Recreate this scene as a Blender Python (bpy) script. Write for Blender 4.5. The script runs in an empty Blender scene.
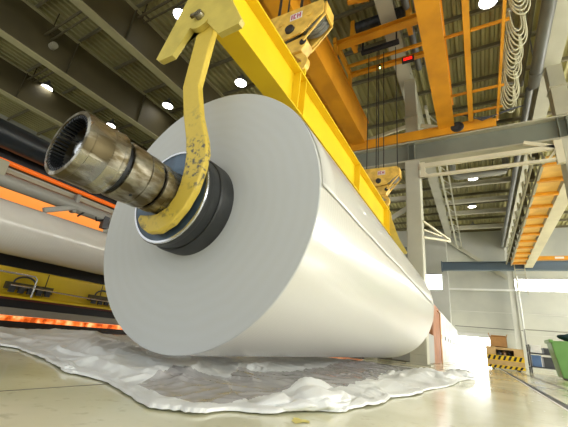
import bpy, bmesh, math, random
from mathutils import Vector, Matrix, noise
random.seed(7)
sc = bpy.context.scene
COL = sc.collection
PI = math.pi
H = 0.40            # camera height
RX, RZ, RR = -2.193, 1.412, 1.25     # axis of the paper roll and its radius
RY0, RY1 = 2.043, 9.2

# ------------------------------------------------------------------ materials
def mat(name, col, rough=0.5, metal=0.0, emit=None, strength=0.0, spec=0.5, coat=0.0):
    m = bpy.data.materials.new(name); m.use_nodes = True
    b = m.node_tree.nodes['Principled BSDF']
    b.inputs['Base Color'].default_value = (*col, 1)
    b.inputs['Roughness'].default_value = rough
    b.inputs['Metallic'].default_value = metal
    b.inputs['Specular IOR Level'].default_value = spec
    b.inputs['Coat Weight'].default_value = coat
    if emit:
        b.inputs['Emission Color'].default_value = (*emit, 1)
        b.inputs['Emission Strength'].default_value = strength
    return m

def vary(m, c2, scale=3.0, detail=6, lo=0.4, hi=0.65, stretch=(1, 1, 1), bump=0.0, bscale=None, rough2=None):
    """mix the base colour with c2 through object-space noise: dirt, wear, grain"""
    nt = m.node_tree; N = nt.nodes; L = nt.links
    b = N['Principled BSDF']
    tc = N.new('ShaderNodeTexCoord'); mp = N.new('ShaderNodeMapping')
    mp.inputs['Scale'].default_value = stretch
    L.new(tc.outputs['Object'], mp.inputs['Vector'])
    n = N.new('ShaderNodeTexNoise'); n.inputs['Scale'].default_value = scale; n.inputs['Detail'].default_value = detail
    L.new(mp.outputs[0], n.inputs['Vector'])
    r = N.new('ShaderNodeMapRange'); r.inputs['From Min'].default_value = lo; r.inputs['From Max'].default_value = hi
    L.new(n.outputs['Fac'], r.inputs['Value'])
    mx = N.new('ShaderNodeMix'); mx.data_type = 'RGBA'
    mx.inputs[6].default_value = b.inputs['Base Color'].default_value[:]
    mx.inputs[7].default_value = (*c2, 1)
    L.new(r.outputs[0], mx.inputs[0]); L.new(mx.outputs[2], b.inputs['Base Color'])
    if rough2 is not None:
        r2 = N.new('ShaderNodeMapRange'); r2.inputs['From Min'].default_value = lo; r2.inputs['From Max'].default_value = hi
        r2.inputs['To Min'].default_value = b.inputs['Roughness'].default_value; r2.inputs['To Max'].default_value = rough2
        L.new(n.outputs['Fac'], r2.inputs['Value']); L.new(r2.outputs[0], b.inputs['Roughness'])
    if bump:
        bp = N.new('ShaderNodeBump'); bp.inputs['Strength'].default_value = bump; bp.inputs['Distance'].default_value = 0.02
        n2 = N.new('ShaderNodeTexNoise'); n2.inputs['Scale'].default_value = bscale or scale * 4; n2.inputs['Detail'].default_value = 4
        L.new(mp.outputs[0], n2.inputs['Vector']); L.new(n2.outputs['Fac'], bp.inputs['Height'])
        L.new(bp.outputs[0], b.inputs['Normal'])
    return m

M = {}
M['yellow'] = vary(mat('yellow_paint', (0.86, 0.60, 0.015), 0.38), (0.80, 0.55, 0.012), 1.5, bump=0.05)
M['yellow_less_lit'] = vary(mat('yellow_plate_less_lit', (0.66, 0.53, 0.11), 0.45), (0.55, 0.44, 0.09), 5, bump=0.08)  # beam yellow made paler, putting the end plates' weaker light into the colour
M['yellow_hook'] = vary(mat('worn_yellow_paint', (0.68, 0.50, 0.07), 0.42), (0.11, 0.10, 0.07), 26, 9, 0.50, 0.62, bump=0.25, bscale=14)
def wear_mask(m):
    nt = m.node_tree; N = nt.nodes; L = nt.links
    tc = [n for n in N if n.type == 'TEX_COORD'][0]; mx = [n for n in N if n.type == 'MIX'][0]
    src = mx.inputs[0].links[0].from_socket
    sx = N.new('ShaderNodeSeparateXYZ'); L.new(tc.outputs['Object'], sx.inputs[0])
    r = N.new('ShaderNodeMapRange'); r.inputs['From Min'].default_value = 2.25; r.inputs['From Max'].default_value = 1.75; r.inputs['To Min'].default_value = 0.03; r.inputs['To Max'].default_value = 1
    L.new(sx.outputs[2], r.inputs['Value'])
    n = N.new('ShaderNodeTexNoise'); n.inputs['Scale'].default_value = 4; L.new(tc.outputs['Object'], n.inputs['Vector'])
    r2 = N.new('ShaderNodeMapRange'); r2.inputs['From Min'].default_value = 0.42; r2.inputs['From Max'].default_value = 0.6; L.new(n.outputs['Fac'], r2.inputs['Value'])
    a = N.new('ShaderNodeMath'); a.operation = 'MULTIPLY'; L.new(r.outputs[0], a.inputs[0]); L.new(r2.outputs[0], a.inputs[1])
    c = N.new('ShaderNodeMath'); c.operation = 'MULTIPLY'; L.new(a.outputs[0], c.inputs[0]); L.new(src, c.inputs[1]); L.new(c.outputs[0], mx.inputs[0])
wear_mask(M['yellow_hook'])
M['orange'] = vary(mat('orange_crane_paint', (0.72, 0.31, 0.012), 0.45), (0.58, 0.24, 0.01), 1.2)
M['orange_pale'] = vary(mat('pale_orange_deck', (0.85, 0.52, 0.13), 0.55), (0.7, 0.4, 0.09), 2)
M['block'] = vary(mat('hoist_block_paint', (0.85, 0.55, 0.10), 0.45), (0.6, 0.36, 0.06), 6)
M['paper_end'] = mat('paper_roll_end', (0.54, 0.555, 0.55), 0.7, spec=0.25)
M['paper'] = mat('paper_roll_skin', (0.66, 0.65, 0.60), 0.24, spec=0.6, coat=0.3)
M['steel'] = vary(mat('worn_steel', (0.42, 0.40, 0.33), 0.26, 0.9), (0.12, 0.095, 0.05), 9, 9, 0.42, 0.58, (1, 0.35, 1), bump=0.12, bscale=30, rough2=0.5)
M['steel_dark'] = vary(mat('dark_steel', (0.05, 0.055, 0.06), 0.45, 0.4), (0.02, 0.02, 0.022), 6)
M['steel_inner'] = vary(mat('dark_blue_steel', (0.035, 0.04, 0.06), 0.3, 0.7), (0.01, 0.01, 0.012), 8)  # dark blue steel with near-black mottling for the bore bottom
M['steel_bright'] = mat('bright_steel', (0.65, 0.67, 0.70), 0.25, 0.9)
M['hub_blue'] = vary(mat('blue_grey_hub', (0.10, 0.155, 0.22), 0.4, 0.2), (0.06, 0.09, 0.13), 6)
M['rubber'] = vary(mat('black_rubber', (0.022, 0.024, 0.024), 0.45), (0.04, 0.042, 0.042), 5)
M['black'] = mat('black_paint', (0.012, 0.014, 0.018), 0.5)
M['black_gloss'] = mat('black_roller', (0.008, 0.013, 0.018), 0.35)
M['girder'] = vary(mat('olive_grey_steel', (0.095, 0.078, 0.034), 0.6), (0.075, 0.062, 0.028), 0.8)
M['girder_olive'] = vary(mat('olive_flange_paint', (0.40, 0.37, 0.20), 0.6), (0.34, 0.31, 0.17), 0.8)
M['girder_pale'] = vary(mat('pale_grey_steel', (0.42, 0.40, 0.30), 0.55), (0.36, 0.34, 0.25), 0.8)
M['column'] = vary(mat('pale_green_grey_paint', (0.50, 0.49, 0.39), 0.5), (0.44, 0.43, 0.34), 0.9)
M['cream'] = vary(mat('cream_paint', (0.68, 0.63, 0.46), 0.5), (0.6, 0.55, 0.40), 1.0)
M['runway'] = vary(mat('grey_green_paint', (0.20, 0.215, 0.17), 0.5), (0.16, 0.17, 0.135), 0.8)
M['deck'] = vary(mat('roof_deck', (0.40, 0.37, 0.17), 0.6), (0.32, 0.29, 0.135), 0.5)
M['purlin'] = mat('purlin_steel', (0.17, 0.15, 0.085), 0.6)
M['pipe'] = mat('grey_pipe', (0.30, 0.30, 0.27), 0.4)
M['duct'] = vary(mat('dark_grey_duct', (0.13, 0.135, 0.125), 0.4), (0.10, 0.10, 0.09), 1)
M['blue_beam'] = mat('blue_grey_beam', (0.10, 0.14, 0.18), 0.5)
M['wall'] = vary(mat('wall_panel', (0.56, 0.56, 0.50), 0.7), (0.44, 0.45, 0.42), 0.25)
M['wall2'] = vary(mat('pale_wall_panel', (0.62, 0.62, 0.58), 0.7), (0.55, 0.55, 0.5), 0.4)
M['white'] = mat('white_paint', (0.75, 0.76, 0.75), 0.45)
M['brown'] = vary(mat('red_brown_board', (0.42, 0.17, 0.07), 0.5), (0.3, 0.12, 0.05), 3)
M['copper'] = mat('copper_tube', (0.60, 0.38, 0.22), 0.35, 0.5)
M['wood'] = vary(mat('wood_box', (0.62, 0.43, 0.20), 0.6), (0.52, 0.35, 0.15), 4)
M['card'] = vary(mat('cardboard', (0.50, 0.28, 0.10), 0.7), (0.42, 0.22, 0.08), 3)
M['green'] = mat('green_plastic', (0.16, 0.36, 0.10), 0.5)
M['navy'] = mat('dark_teal_cloth', (0.02, 0.07, 0.09), 0.7)
M['blue'] = mat('blue_plastic', (0.08, 0.16, 0.35), 0.5)
M['dkgrey'] = mat('dark_grey_plastic', (0.05, 0.055, 0.065), 0.5)
M['cable'] = mat('pale_cable', (0.62, 0.60, 0.42), 0.5)
M['wire'] = mat('dark_wire_rope', (0.03, 0.03, 0.025), 0.5, 0.3)
M['lamp_glow'] = mat('lamp_glow', (1, 1, 1), 0.5, emit=(1.0, 0.97, 0.88), strength=16)
M['lamp_body'] = mat('lamp_housing', (0.25, 0.25, 0.25), 0.4, 0.6)
M['pane'] = mat('daylit_pane', (0.9, 0.9, 0.9), 0.5, emit=(1.0, 1.0, 0.98), strength=7)
M['pane_side'] = mat('daylit_side_pane', (0.9, 0.9, 0.9), 0.5, emit=(1.0, 1.0, 0.95), strength=7)
M['frame'] = mat('window_frame', (0.6, 0.6, 0.58), 0.5)
M['mach_yellow'] = vary(mat('machine_yellow', (0.80, 0.58, 0.02), 0.4), (0.68, 0.48, 0.02), 1.5)
M['maroon'] = mat('dark_red_strip', (0.13, 0.02, 0.02), 0.5)
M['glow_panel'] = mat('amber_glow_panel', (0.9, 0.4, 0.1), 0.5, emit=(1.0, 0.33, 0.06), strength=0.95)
M['orange_tube_glow'] = mat('orange_tube_glow', (0.85, 0.16, 0.01), 0.3, emit=(1.0, 0.16, 0.01), strength=0.35)  # slight self-glow in the colour makes the guard tube look brightly lit
M['led'] = mat('red_display', (0.3, 0.0, 0.0), 0.4, emit=(1.0, 0.02, 0.01), strength=1.2)
M['green_led'] = mat('green_lamp', (0.3, 1, 0.3), 0.4, emit=(0.6, 1.0, 0.3), strength=8)
M['label_white'] = mat('label_white', (0.75, 0.72, 0.70), 0.5)
M['label_mark'] = mat('label_mark', (0.45, 0.06, 0.12), 0.5)
M['label_dark'] = mat('label_dark', (0.06, 0.05, 0.12), 0.5)

M['pane_far'] = mat('brightened_side_pane', (0.9, 0.9, 0.9), 0.5, emit=(1.0, 0.98, 0.90), strength=11)  # unseen far side panes, made to glow stronger to brighten the right-hand floor
# paper end: faint winding rings; paper skin: fine ripples along the winding
def bands(m, kind, scale, strength, dist, col2=None, amt=0.15):
    nt = m.node_tree; N = nt.nodes; L = nt.links; b = N['Principled BSDF']
    tc = N.new('ShaderNodeTexCoord')
    w = N.new('ShaderNodeTexWave'); w.wave_type = kind
    mp = N.new('ShaderNodeMapping'); mp.inputs['Location'].default_value = (2.193, 0, -1.412); L.new(tc.outputs['Object'], mp.inputs['Vector'])
    if kind == 'RINGS': w.rings_direction = 'Y'
    else: w.bands_direction = 'Y'
    w.inputs['Scale'].default_value = scale; w.inputs['Distortion'].default_value = 3; w.inputs['Detail'].default_value = 3
    w.inputs['Detail Scale'].default_value = 1.5
    L.new(mp.outputs[0], w.inputs['Vector'])
    bp = N.new('ShaderNodeBump'); bp.inputs['Strength'].default_value = strength; bp.inputs['Distance'].default_value = dist
    L.new(w.outputs['Fac'], bp.inputs['Height']); L.new(bp.outputs[0], b.inputs['Normal'])
    if col2:
        mx = N.new('ShaderNodeMix'); mx.data_type = 'RGBA'
        mx.inputs[6].default_value = b.inputs['Base Color'].default_value[:]; mx.inputs[7].default_value = (*col2, 1)
        mt = N.new('ShaderNodeMath'); mt.operation = 'MULTIPLY'; mt.inputs[1].default_value = amt
        L.new(w.outputs['Fac'], mt.inputs[0]); L.new(mt.outputs[0], mx.inputs[0]); L.new(mx.outputs[2], b.inputs['Base Color'])
bands(M['paper_end'], 'RINGS', 3.1, 0.015, 0.002, (0.51, 0.52, 0.50), 0.3)
bands(M['paper'], 'BANDS', 7, 0.13, 0.005)

# floor: pale green-beige epoxy with flat coloured repair patches and scuffs
def floor_mat():
    m = mat('epoxy_floor', (0.50, 0.48, 0.31), 0.16, spec=0.6, coat=0.5)
    nt = m.node_tree; N = nt.nodes; L = nt.links; b = N['Principled BSDF']
    b.inputs['Coat Roughness'].default_value = 0.1
    tc = N.new('ShaderNodeTexCoord')
    n = N.new('ShaderNodeTexNoise'); n.inputs['Scale'].default_value = 0.9; n.inputs['Detail'].default_value = 5
    L.new(tc.outputs['Object'], n.inputs['Vector'])
    cr = N.new('ShaderNodeValToRGB'); e = cr.color_ramp.elements
    e[0].position = 0.38; e[0].color = (0.72, 0.71, 0.46, 1); e[1].position = 0.62; e[1].color = (0.88, 0.84, 0.60, 1)
    L.new(n.outputs['Fac'], cr.inputs[0])
    n2 = N.new('ShaderNodeTexNoise'); n2.inputs['Scale'].default_value = 12; n2.inputs['Detail'].default_value = 8
    L.new(tc.outputs['Object'], n2.inputs['Vector'])
    r = N.new('ShaderNodeMapRange'); r.inputs['From Min'].default_value = 0.60; r.inputs['From Max'].default_value = 0.72; r.inputs['To Max'].default_value = 0.35
    L.new(n2.outputs['Fac'], r.inputs['Value'])
    mx = N.new('ShaderNodeMix'); mx.data_type = 'RGBA'; mx.inputs[7].default_value = (0.28, 0.25, 0.15, 1)
    L.new(r.outputs[0], mx.inputs[0]); L.new(cr.outputs[0], mx.inputs[6]); L.new(mx.outputs[2], b.inputs['Base Color'])
    r2 = N.new('ShaderNodeMapRange'); r2.inputs['To Min'].default_value = 0.10; r2.inputs['To Max'].default_value = 0.34
    L.new(n.outputs['Fac'], r2.inputs['Value']); L.new(r2.outputs[0], b.inputs['Roughness'])
    bp = N.new('ShaderNodeBump'); bp.inputs['Strength'].default_value = 0.05; bp.inputs['Distance'].default_value = 0.01
    n3 = N.new('ShaderNodeTexNoise'); n3.inputs['Scale'].default_value = 5; n3.inputs['Detail'].default_value = 3
    L.new(tc.outputs['Object'], n3.inputs['Vector']); L.new(n3.outputs['Fac'], bp.inputs['Height']); L.new(bp.outputs[0], b.inputs['Normal'])
    return m
M['floor'] = floor_mat()
M['joint'] = mat('joint_filler', (0.10, 0.09, 0.06), 0.6)
M['paint_line'] = mat('floor_marking', (0.72, 0.62, 0.10), 0.4)
M['sheet'] = vary(mat('plastic_sheet', (0.80, 0.82, 0.81), 0.30, spec=0.5), (0.72, 0.73, 0.72), 1.3)

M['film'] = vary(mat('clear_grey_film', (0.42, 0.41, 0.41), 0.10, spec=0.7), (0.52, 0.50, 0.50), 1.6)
# mottled orange self-glow for the low strips
def orange_glow_mat():
    m = mat('orange_glow_strip', (0.3, 0.08, 0.02), 0.5)
    nt = m.node_tree; N = nt.nodes; L = nt.links; b = N['Principled BSDF']
    tc = N.new('ShaderNodeTexCoord'); n = N.new('ShaderNodeTexNoise'); n.inputs['Scale'].default_value = 6; n.inputs['Detail'].default_value = 4
    L.new(tc.outputs['Object'], n.inputs['Vector'])
    cr = N.new('ShaderNodeValToRGB'); e = cr.color_ramp.elements
    e[0].position = 0.40; e[0].color = (0.35, 0.04, 0.0, 1); e[1].position = 0.68; e[1].color = (1.0, 0.55, 0.22, 1)
    x = cr.color_ramp.elements.new(0.52); x.color = (1.0, 0.17, 0.02, 1)
    L.new(n.outputs['Fac'], cr.inputs[0]); L.new(cr.outputs[0], b.inputs['Emission Color']); b.inputs['Emission Strength'].default_value = 1.3
    return m
M['orange_glow'] = orange_glow_mat()

# ------------------------------------------------------------------ mesh builder
class MB:
    def __init__(s): s.bm = bmesh.new()
    def box(s, x0, x1, y0, y1, z0, z1):
        vs = [s.bm.verts.new(p) for p in ((x0,y0,z0),(x1,y0,z0),(x1,y1,z0),(x0,y1,z0),(x0,y0,z1),(x1,y0,z1),(x1,y1,z1),(x0,y1,z1))]
        for f in ((3,2,1,0),(4,5,6,7),(0,1,5,4),(1,2,6,5),(2,3,7,6),(3,0,4,7)): s.bm.faces.new([vs[i] for i in f])
        return s
    def bar(s, a, b, w, t, up=(0, 0, 1)):
        """rectangular bar from a to b, w across, t along up"""
        a = Vector(a); b = Vector(b); d = (b - a).normalized(); u = Vector(up)
        if abs(d.dot(u)) > 0.95: u = Vector((1, 0, 0))
        x = d.cross(u).normalized(); z = x.cross(d).normalized()
        r = []
        for p in (a, b):
            r.append([s.bm.verts.new(p + x*sx*w/2 + z*sz*t/2) for sx, sz in ((-1,-1),(1,-1),(1,1),(-1,1))])
        q = r[0]; w_ = r[1]
        s.bm.faces.new(q[::-1]); s.bm.faces.new(w_)
        for i in range(4): s.bm.faces.new((q[i], q[(i+1)%4], w_[(i+1)%4], w_[i]))
        return s
    def tube(s, pts, rad, n=12, cap=True, closed=False):
        pts = [Vector(p) for p in pts]; rings = []
        prev = None
        for i, p in enumerate(pts):
            if i == 0: d = pts[1] - p
            elif i == len(pts)-1: d = p - pts[i-1]
            else: d = pts[i+1] - pts[i-1]
            d.normalize()
            if prev is None:
                u = Vector((0,0,1)) if abs(d.z) < 0.9 else Vector((1,0,0))
                x = d.cross(u).normalized()
            else:
                x = (prev - d*prev.dot(d)).normalized()
            prev = x; y = d.cross(x)
            rings.append([s.bm.verts.new(p + (x*math.cos(2*PI*k/n) + y*math.sin(2*PI*k/n))*rad) for k in range(n)])
        for a, b in zip(rings, rings[1:]):
            for k in range(n):
                f = s.bm.faces.new((a[k], a[(k+1)%n], b[(k+1)%n], b[k])); f.smooth = True
        if cap: s.bm.faces.new(rings[0][::-1]); s.bm.faces.new(rings[-1])
        return s
    def lathe(s, prof, cx, cz, n=96, cap0=False, cap1=False, smooth=True):
        """profile [(y, r)] revolved about the line x=cx, z=cz along y"""
        rings = [[s.bm.verts.new((cx + r*math.cos(2*PI*k/n), y, cz + r*math.sin(2*PI*k/n))) for k in range(n)] for y, r in prof]
        for a, b in zip(rings, rings[1:]):
            for k in range(n):
                f = s.bm.faces.new((a[k], b[k], b[(k+1)%n], a[(k+1)%n])); f.smooth = smooth
        if cap0: s.bm.faces.new(rings[0])
        if cap1: s.bm.faces.new(rings[-1][::-1])
        return s
    def latheZ(s, prof, cx, cy, n=32, cap0=False, cap1=False):
        rings = [[s.bm.verts.new((cx + r*math.cos(2*PI*k/n), cy + r*math.sin(2*PI*k/n), z)) for k in range(n)] for z, r in prof]
        for a, b in zip(rings, rings[1:]):
            for k in range(n):
                f = s.bm.faces.new((a[k], a[(k+1)%n], b[(k+1)%n], b[k])); f.smooth = True
        if cap0: s.bm.faces.new(rings[0][::-1])
        if cap1: s.bm.faces.new(rings[-1])
        return s
    def prism(s, poly, y0, y1):
        """polygon in x,z extruded along y"""
        a = [s.bm.verts.new((x, y0, z)) for x, z in poly]; b = [s.bm.verts.new((x, y1, z)) for x, z in poly]
        s.bm.faces.new(a); s.bm.faces.new(b[::-1]); n = len(poly)
        for i in range(n): s.bm.faces.new((a[i], b[i], b[(i+1)%n], a[(i+1)%n]))
        return s
    def ibeamY(s, x, z0, z1, y0, y1, w, tw=0.03, tf=0.04):
        s.box(x-w/2, x+w/2, y0, y1, z0, z0+tf); s.box(x-w/2, x+w/2, y0, y1, z1-tf, z1)
        return s.box(x-tw/2, x+tw/2, y0, y1, z0+tf, z1-tf)
    def ibeamX(s, y, z0, z1, x0, x1, w, tw=0.03, tf=0.04):
        s.box(x0, x1, y-w/2, y+w/2, z0, z0+tf); s.box(x0, x1, y-w/2, y+w/2, z1-tf, z1)
        return s.box(x0, x1, y-tw/2, y+tw/2, z0+tf, z1-tf)
    def hcol(s, x, y, z0, z1, w, d, tf=0.03, tw=0.03):
        s.box(x-w/2, x-w/2+tf, y-d/2, y+d/2, z0, z1); s.box(x+w/2-tf, x+w/2, y-d/2, y+d/2, z0, z1)
        return s.box(x-w/2+tf, x+w/2-tf, y-tw/2, y+tw/2, z0, z1)
    def build(s, name, m, parent=None, bevel=0, sharp=35):
        bmesh.ops.recalc_face_normals(s.bm, faces=s.bm.faces)
        me = bpy.data.meshes.new(name)
        org = Vector((0, 0, 0))
        s.bm.to_mesh(me); s.bm.free()
        o = bpy.data.objects.new(name, me); COL.objects.link(o)
        me.materials.append(m)
        if any(p.use_smooth for p in me.polygons):
            me.set_sharp_from_angle(angle=math.radians(sharp))
        if bevel:
            b = o.modifiers.new('bevel', 'BEVEL'); b.width = bevel; b.segments = 2; b.limit_method = 'ANGLE'
        if parent:
            o.parent = parent; o.matrix_parent_inverse = Matrix.Translation(parent.location).inverted()
        return o

def tag(o, label, cat, group=None, kind=None):
    o['label'] = label; o['category'] = cat
    if group: o['group'] = group
    if kind: o['kind'] = kind
    return o
def thing(name, loc, label, cat, group=None, kind=None):
    o = bpy.data.objects.new(name, None); COL.objects.link(o); o.location = loc; o.empty_display_size = 0.1
    return tag(o, label, cat, group, kind)
def struct(o): o['kind'] = 'structure'; return o
def plabel(o, t): o['label'] = t; return o
def copy_tree(o, delta=None, parent=None):
    c = o.copy(); COL.objects.link(c)
    if parent: c.parent = parent
    if delta is not None: c.location = Vector(o.location) + Vector(delta)
    for ch in list(o.children): copy_tree(ch, None, c)
    return c

# ------------------------------------------------------------------ the building
b = MB(); b.box(-26, 14, -7, 36, -0.3, 0)
fl = struct(b.build('floor', M['floor'])); fl['label'] = 'glossy pale green-beige epoxy floor of the hall'
b = MB(); b.box(-26, 14, 36, 36.4, 0, 12.4); struct(b.build('wall_back', M['wall']))
b = MB(); b.box(-26.4, -26, -7, 36.4, 0, 12.4); struct(b.build('wall_left', M['wall']))
b = MB(); b.box(14, 14.4, -7, 36.4, 0, 12.4); struct(b.build('wall_right', M['wall']))
# corrugated roof deck, ribs along y
b = MB(); p = 0.3; x = -26.0; prof = []
while x < 14:
    for dx, z in ((0, 12.0), (0.10, 12.0), (0.15, 12.12), (0.25, 12.12)): prof.append((x+dx, z))
    x += p
lo = [b.bm.verts.new((x, -7, z)) for x, z in prof]; hi = [b.bm.verts.new((x, 36, z)) for x, z in prof]
for i in range(len(prof)-1): b.bm.faces.new((lo[i], hi[i], hi[i+1], lo[i+1]))
t0 = [b.bm.verts.new(p_) for p_ in ((-26,-7,12.4),(14.4,-7,12.4),(14.4,36,12.4),(-26,36,12.4))]; b.bm.faces.new(t0)
struct(b.build('ceiling', M['deck']))
# wall mass set forward on the left end of the far wall
b = MB(); b.box(-9, -2.2, 34.6, 36, 0, 12); struct(b.build('wall_back_left', M['wall2']))
# horizontal panel joints of the far wall
for k, z in enumerate((2.6, 4.3, 6.2)):
    b = MB(); b.box(-2.2, 14, 35.95, 36, z, z+0.05); o = struct(b.build('trim_%d' % (k+1), M['wall2']))
# windows
def window(n, x0, x1, z0, z1, y, m):
    b = MB(); t = 0.08
    b.box(x0-t, x1+t, y-0.1, y, z0-t, z0); b.box(x0-t, x1+t, y-0.1, y, z1, z1+t)
    b.box(x0-t, x0, y-0.1, y, z0, z1); b.box(x1, x1+t, y-0.1, y, z0, z1)
    f = struct(b.build('window_%d' % n, M['frame']))
    q = MB(); q.box(x0, x1, y-0.04, y-0.005, z0, z1); q.build('pane', m, f)
window(1, -4.3, -2.72, 6.0, 7.4, 34.6, M['pane'])
window(2, 2.95, 12.5, 6.3, 7.3, 36, M['pane'])
# loading door, curtain raised, daylight behind
b = MB(); b.box(-2.05, -1.95, 35.85, 36, 0, 2.1); b.box(0.75, 0.85, 35.85, 36, 0, 2.1); b.box(-2.05, 0.85, 35.8, 36, 2.1, 2.4)
d = struct(b.build('door_1', M['frame'])); q = MB(); q.box(-1.95, 0.75, 35.93, 35.99, 0.01, 2.1); q.build('door_opening', M['pane'], d)
# window band in the right-hand wall, seven lights
for k in range(7):
    y0 = -5.5 + k*5.9
    b = MB(); t = 0.12
    for a_ in ((13.9, 14, y0-t, y0+5.1+t, 2.4-t, 2.4), (13.9, 14, y0-t, y0+5.1+t, 7.6, 7.6+t), (13.9, 14, y0-t, y0, 2.4, 7.6), (13.9, 14, y0+5.1, y0+5.1+t, 2.4, 7.6), (13.9, 14, y0+2.5, y0+2.6, 2.4, 7.6)): b.box(*a_)
    f = struct(b.build('window_%d' % (k+3), M['frame'])); q = MB(); q.box(13.95, 13.99, y0, y0+5.1, 2.4, 7.6); q.build('pane', M['pane_far' if k >= 2 else 'pane_side'], f)
# floor joints (flat filler strips let into the floor) and painted line
for k, (x0, x1, y0, y1, m) in enumerate(((-2.095, -2.083, -7, 12, 'joint'), (0.72, 0.80, -7, 36, 'black'), (1.33, 1.40, -7, 36, 'joint'), (0.69, 0.715, -7, 36, 'white'))):
    b = MB(); b.box(x0, x1, y0, y1, -0.01, 0.002); struct(b.build('trim_%d' % (k+4), M[m]))
b = MB(); vs = []
for k in range(14):
    a = 2*PI*k/14; r = 0.045*(1+0.25*math.sin(3*a)+0.2*math.cos(5*a)); vs.append(b.bm.verts.new((-0.845+r*1.0*math.cos(a), 1.785+r*1.2*math.sin(a), 0.003)))
b.bm.faces.new(vs); b.bm.normal_update()
tag(b.build('paint_spot', M['paint_line']), 'small bright yellow paint splash on the floor in front of the plastic sheet', 'paint mark')

# purlins across the roof
first = None
for k in range(24):
    y = -4.15 + k*1.8
    if first is None:
        b = MB(); b.box(-26, 14, -0.02, 0.02, 11.80, 11.98); b.box(-26, 14, -0.05, 0.05, 11.79, 11.81)
        o = first = b.build('roof_purlin', M['purlin'])
    else:
        o = first.copy(); COL.objects.link(o)
    o.location = (0, y, 0); tag(o, 'thin dark steel purlin running across under the ribbed roof', 'roof beam', 'roof purlins')
# plate girders along the roof on the dark left-hand side
def girder(x, z0, z1, y0, y1, w, m, label, wmat=None, group=None):
    t = thing('roof_girder', (x, y0, z0), label, 'roof beam', group)
    b = MB(); b.box(x-0.02, x+0.02, y0, y1, z0+0.05, z1-0.05)
    y = y0 + 1.0
    while y < y1: b.box(x-w*0.4, x+w*0.4, y-0.012, y+0.012, z0+0.05, z1-0.05); y += 3.6
    b.build('web', wmat or m, t)
    MB().box(x-w/2, x+w/2, y0, y1, z0, z0+0.05).build('bottom_flange', m, t)
    MB().box(x-w/2, x+w/2, y0, y1, z1-0.05, z1).build('top_flange', m, t)
    return t
girder(-10.6, 9.9, 11.6, -7, 36, 0.36, M['girder_olive'], 'deep brown roof girder closest to the yellow lifting beam, above the steel shaft', M['girder'])
girder(-14.5, 9.75, 11.6, -7, 36, 0.36, M['girder_olive'], 'deep brown roof girder in the middle of the dark left roof, carrying a round fitting', M['girder'])
girder(-19.1, 9.95, 11.6, -7, 34.6, 0.36, M['girder_olive'], 'deep brown roof girder furthest left, behind the far rows of lamps', M['girder'])
girder(-1.87, 11.0, 11.6, -7, 34.6, 0.52, M['column'], 'pale grey-green roof girder above the central column', M['girder_pale'])
girder(2.9, 10.0, 11.6, -7, 36, 0.46, M['column'], 'pale grey-green roof girder above the right-hand column', M['girder_pale'])
# cross pipes hung under the left roof
for k, (x0, x1, y, z, lab) in enumerate(((-14.3, -10.8, 3.6, 10.75, 'dark horizontal conduit tube between the two nearest brown roof girders'),
                                     (-18.9, -14.7, 4.9, 11.2, 'dark conduit tube crossing beside the leftmost bright roof lamp'),
                                     (-10.4, -4.5, 4.9, 11.2, 'dark conduit tube under the roof beside the lamp next to the yellow beam'))):
    b = MB(); b.tube([(x0, y, z), (x1, y, z)], 0.05, 8); b.tube([(x0, y+0.25, z), (x1, y+0.25, z)], 0.04, 8)
    for xx in (x0+0.3, x1-0.3): b.bar((xx, y-0.08, z+0.06), (xx, y+0.33, z+0.06), 0.05, 0.05)
    for xx in (x0+0.1, x1-0.1): b.bar((xx, y+0.1, z), (xx, y+0.1, 11.99), 0.04, 0.04)
    tag(b.build('conduit', M['girder']), lab, 'pipe')
# round junction fittings on the middle girder
for (y, z, lab) in ((1.15, 10.9, 'round grey fitting bolted to the web of the brown girder, upper left'), (4.0, 10.6, 'small round fitting further along the brown roof girder')):
    b = MB(); r = 0.26 if y < 2 else 0.14
    b.tube([(-14.48, y, z), (-14.25, y, z)], r, 24); b.tube([(-14.25, y, z), (-14.2, y, z)], r*0.75, 24)
    tag(b.build('round_fitting', M['girder_pale']), lab, 'fitting')

# high bay lamps
def lamp(x, y, z, label, group):
    t = thing('ceiling_lamp', (x, y, z), label, 'lamp', group)
    b = MB(); b.latheZ([(z+0.01, 0.29), (z+0.05, 0.30), (z+0.2, 0.22), (z+0.26, 0.1), (z+0.42, 0.08)], x, y, 32, False, True)
    b.latheZ([(z+0.01, 0.29), (z-0.02, 0.30), (z-0.02, 0.275), (z+0.012, 0.27)], x, y, 32); b.build('housing', M['lamp_body'], t)
    MB().latheZ([(z+0.0, 0.27), (z+0.015, 0.272)], x, y, 32, True, True).build('lens', M['lamp_glow'], t)
    b = MB(); b.tube([(x, y, z+0.4), (x, y, 12.0)], 0.015, 8); b.build('hanger', M['lamp_body'], t)
G = 'round high-bay lamps under the roof'
for x, y, lab in ((-8.96, 5.63, 'bright round lamp at the top, just left of the yellow yoke'),
                  (-19.04, 5.78, 'bright round lamp at the far left above the steel coupling'),
                  (-18.85, 9.44, 'bright round lamp just above the rim of the steel coupling, farthest of the left roof'),
                  (-13.78, 9.41, 'bright round lamp over the left rim of the big roll, left of the hook arm'),
                  (-8.94, 9.53, 'bright round lamp just above the big roll, between hook arm and lifting beam'),
                  (1.15, 9.61, 'bright round lamp at the top edge near the hanging cables'),
                  (0.45, 22.9, 'round lamp of the far bay nearest the cream cross rails'),
                  (0.28, 27.9, 'middle one of the three round lamps in the far bay'),
                  (0.25, 32.81, 'farthest round lamp in the far bay, close to the end wall'),
                  (6.2, 5.6, None), (6.2, 9.6, None), (6.2, 16, None), (-4.2, -2.0, None), (1.1, -2.0, None), (6.2, -2, None)):
    lamp(x, y, 11.45 if x < 1 or y < 12 else 11.3, lab or 'round high-bay lamp out of the photo, under the roof of the near hall', G)

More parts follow.
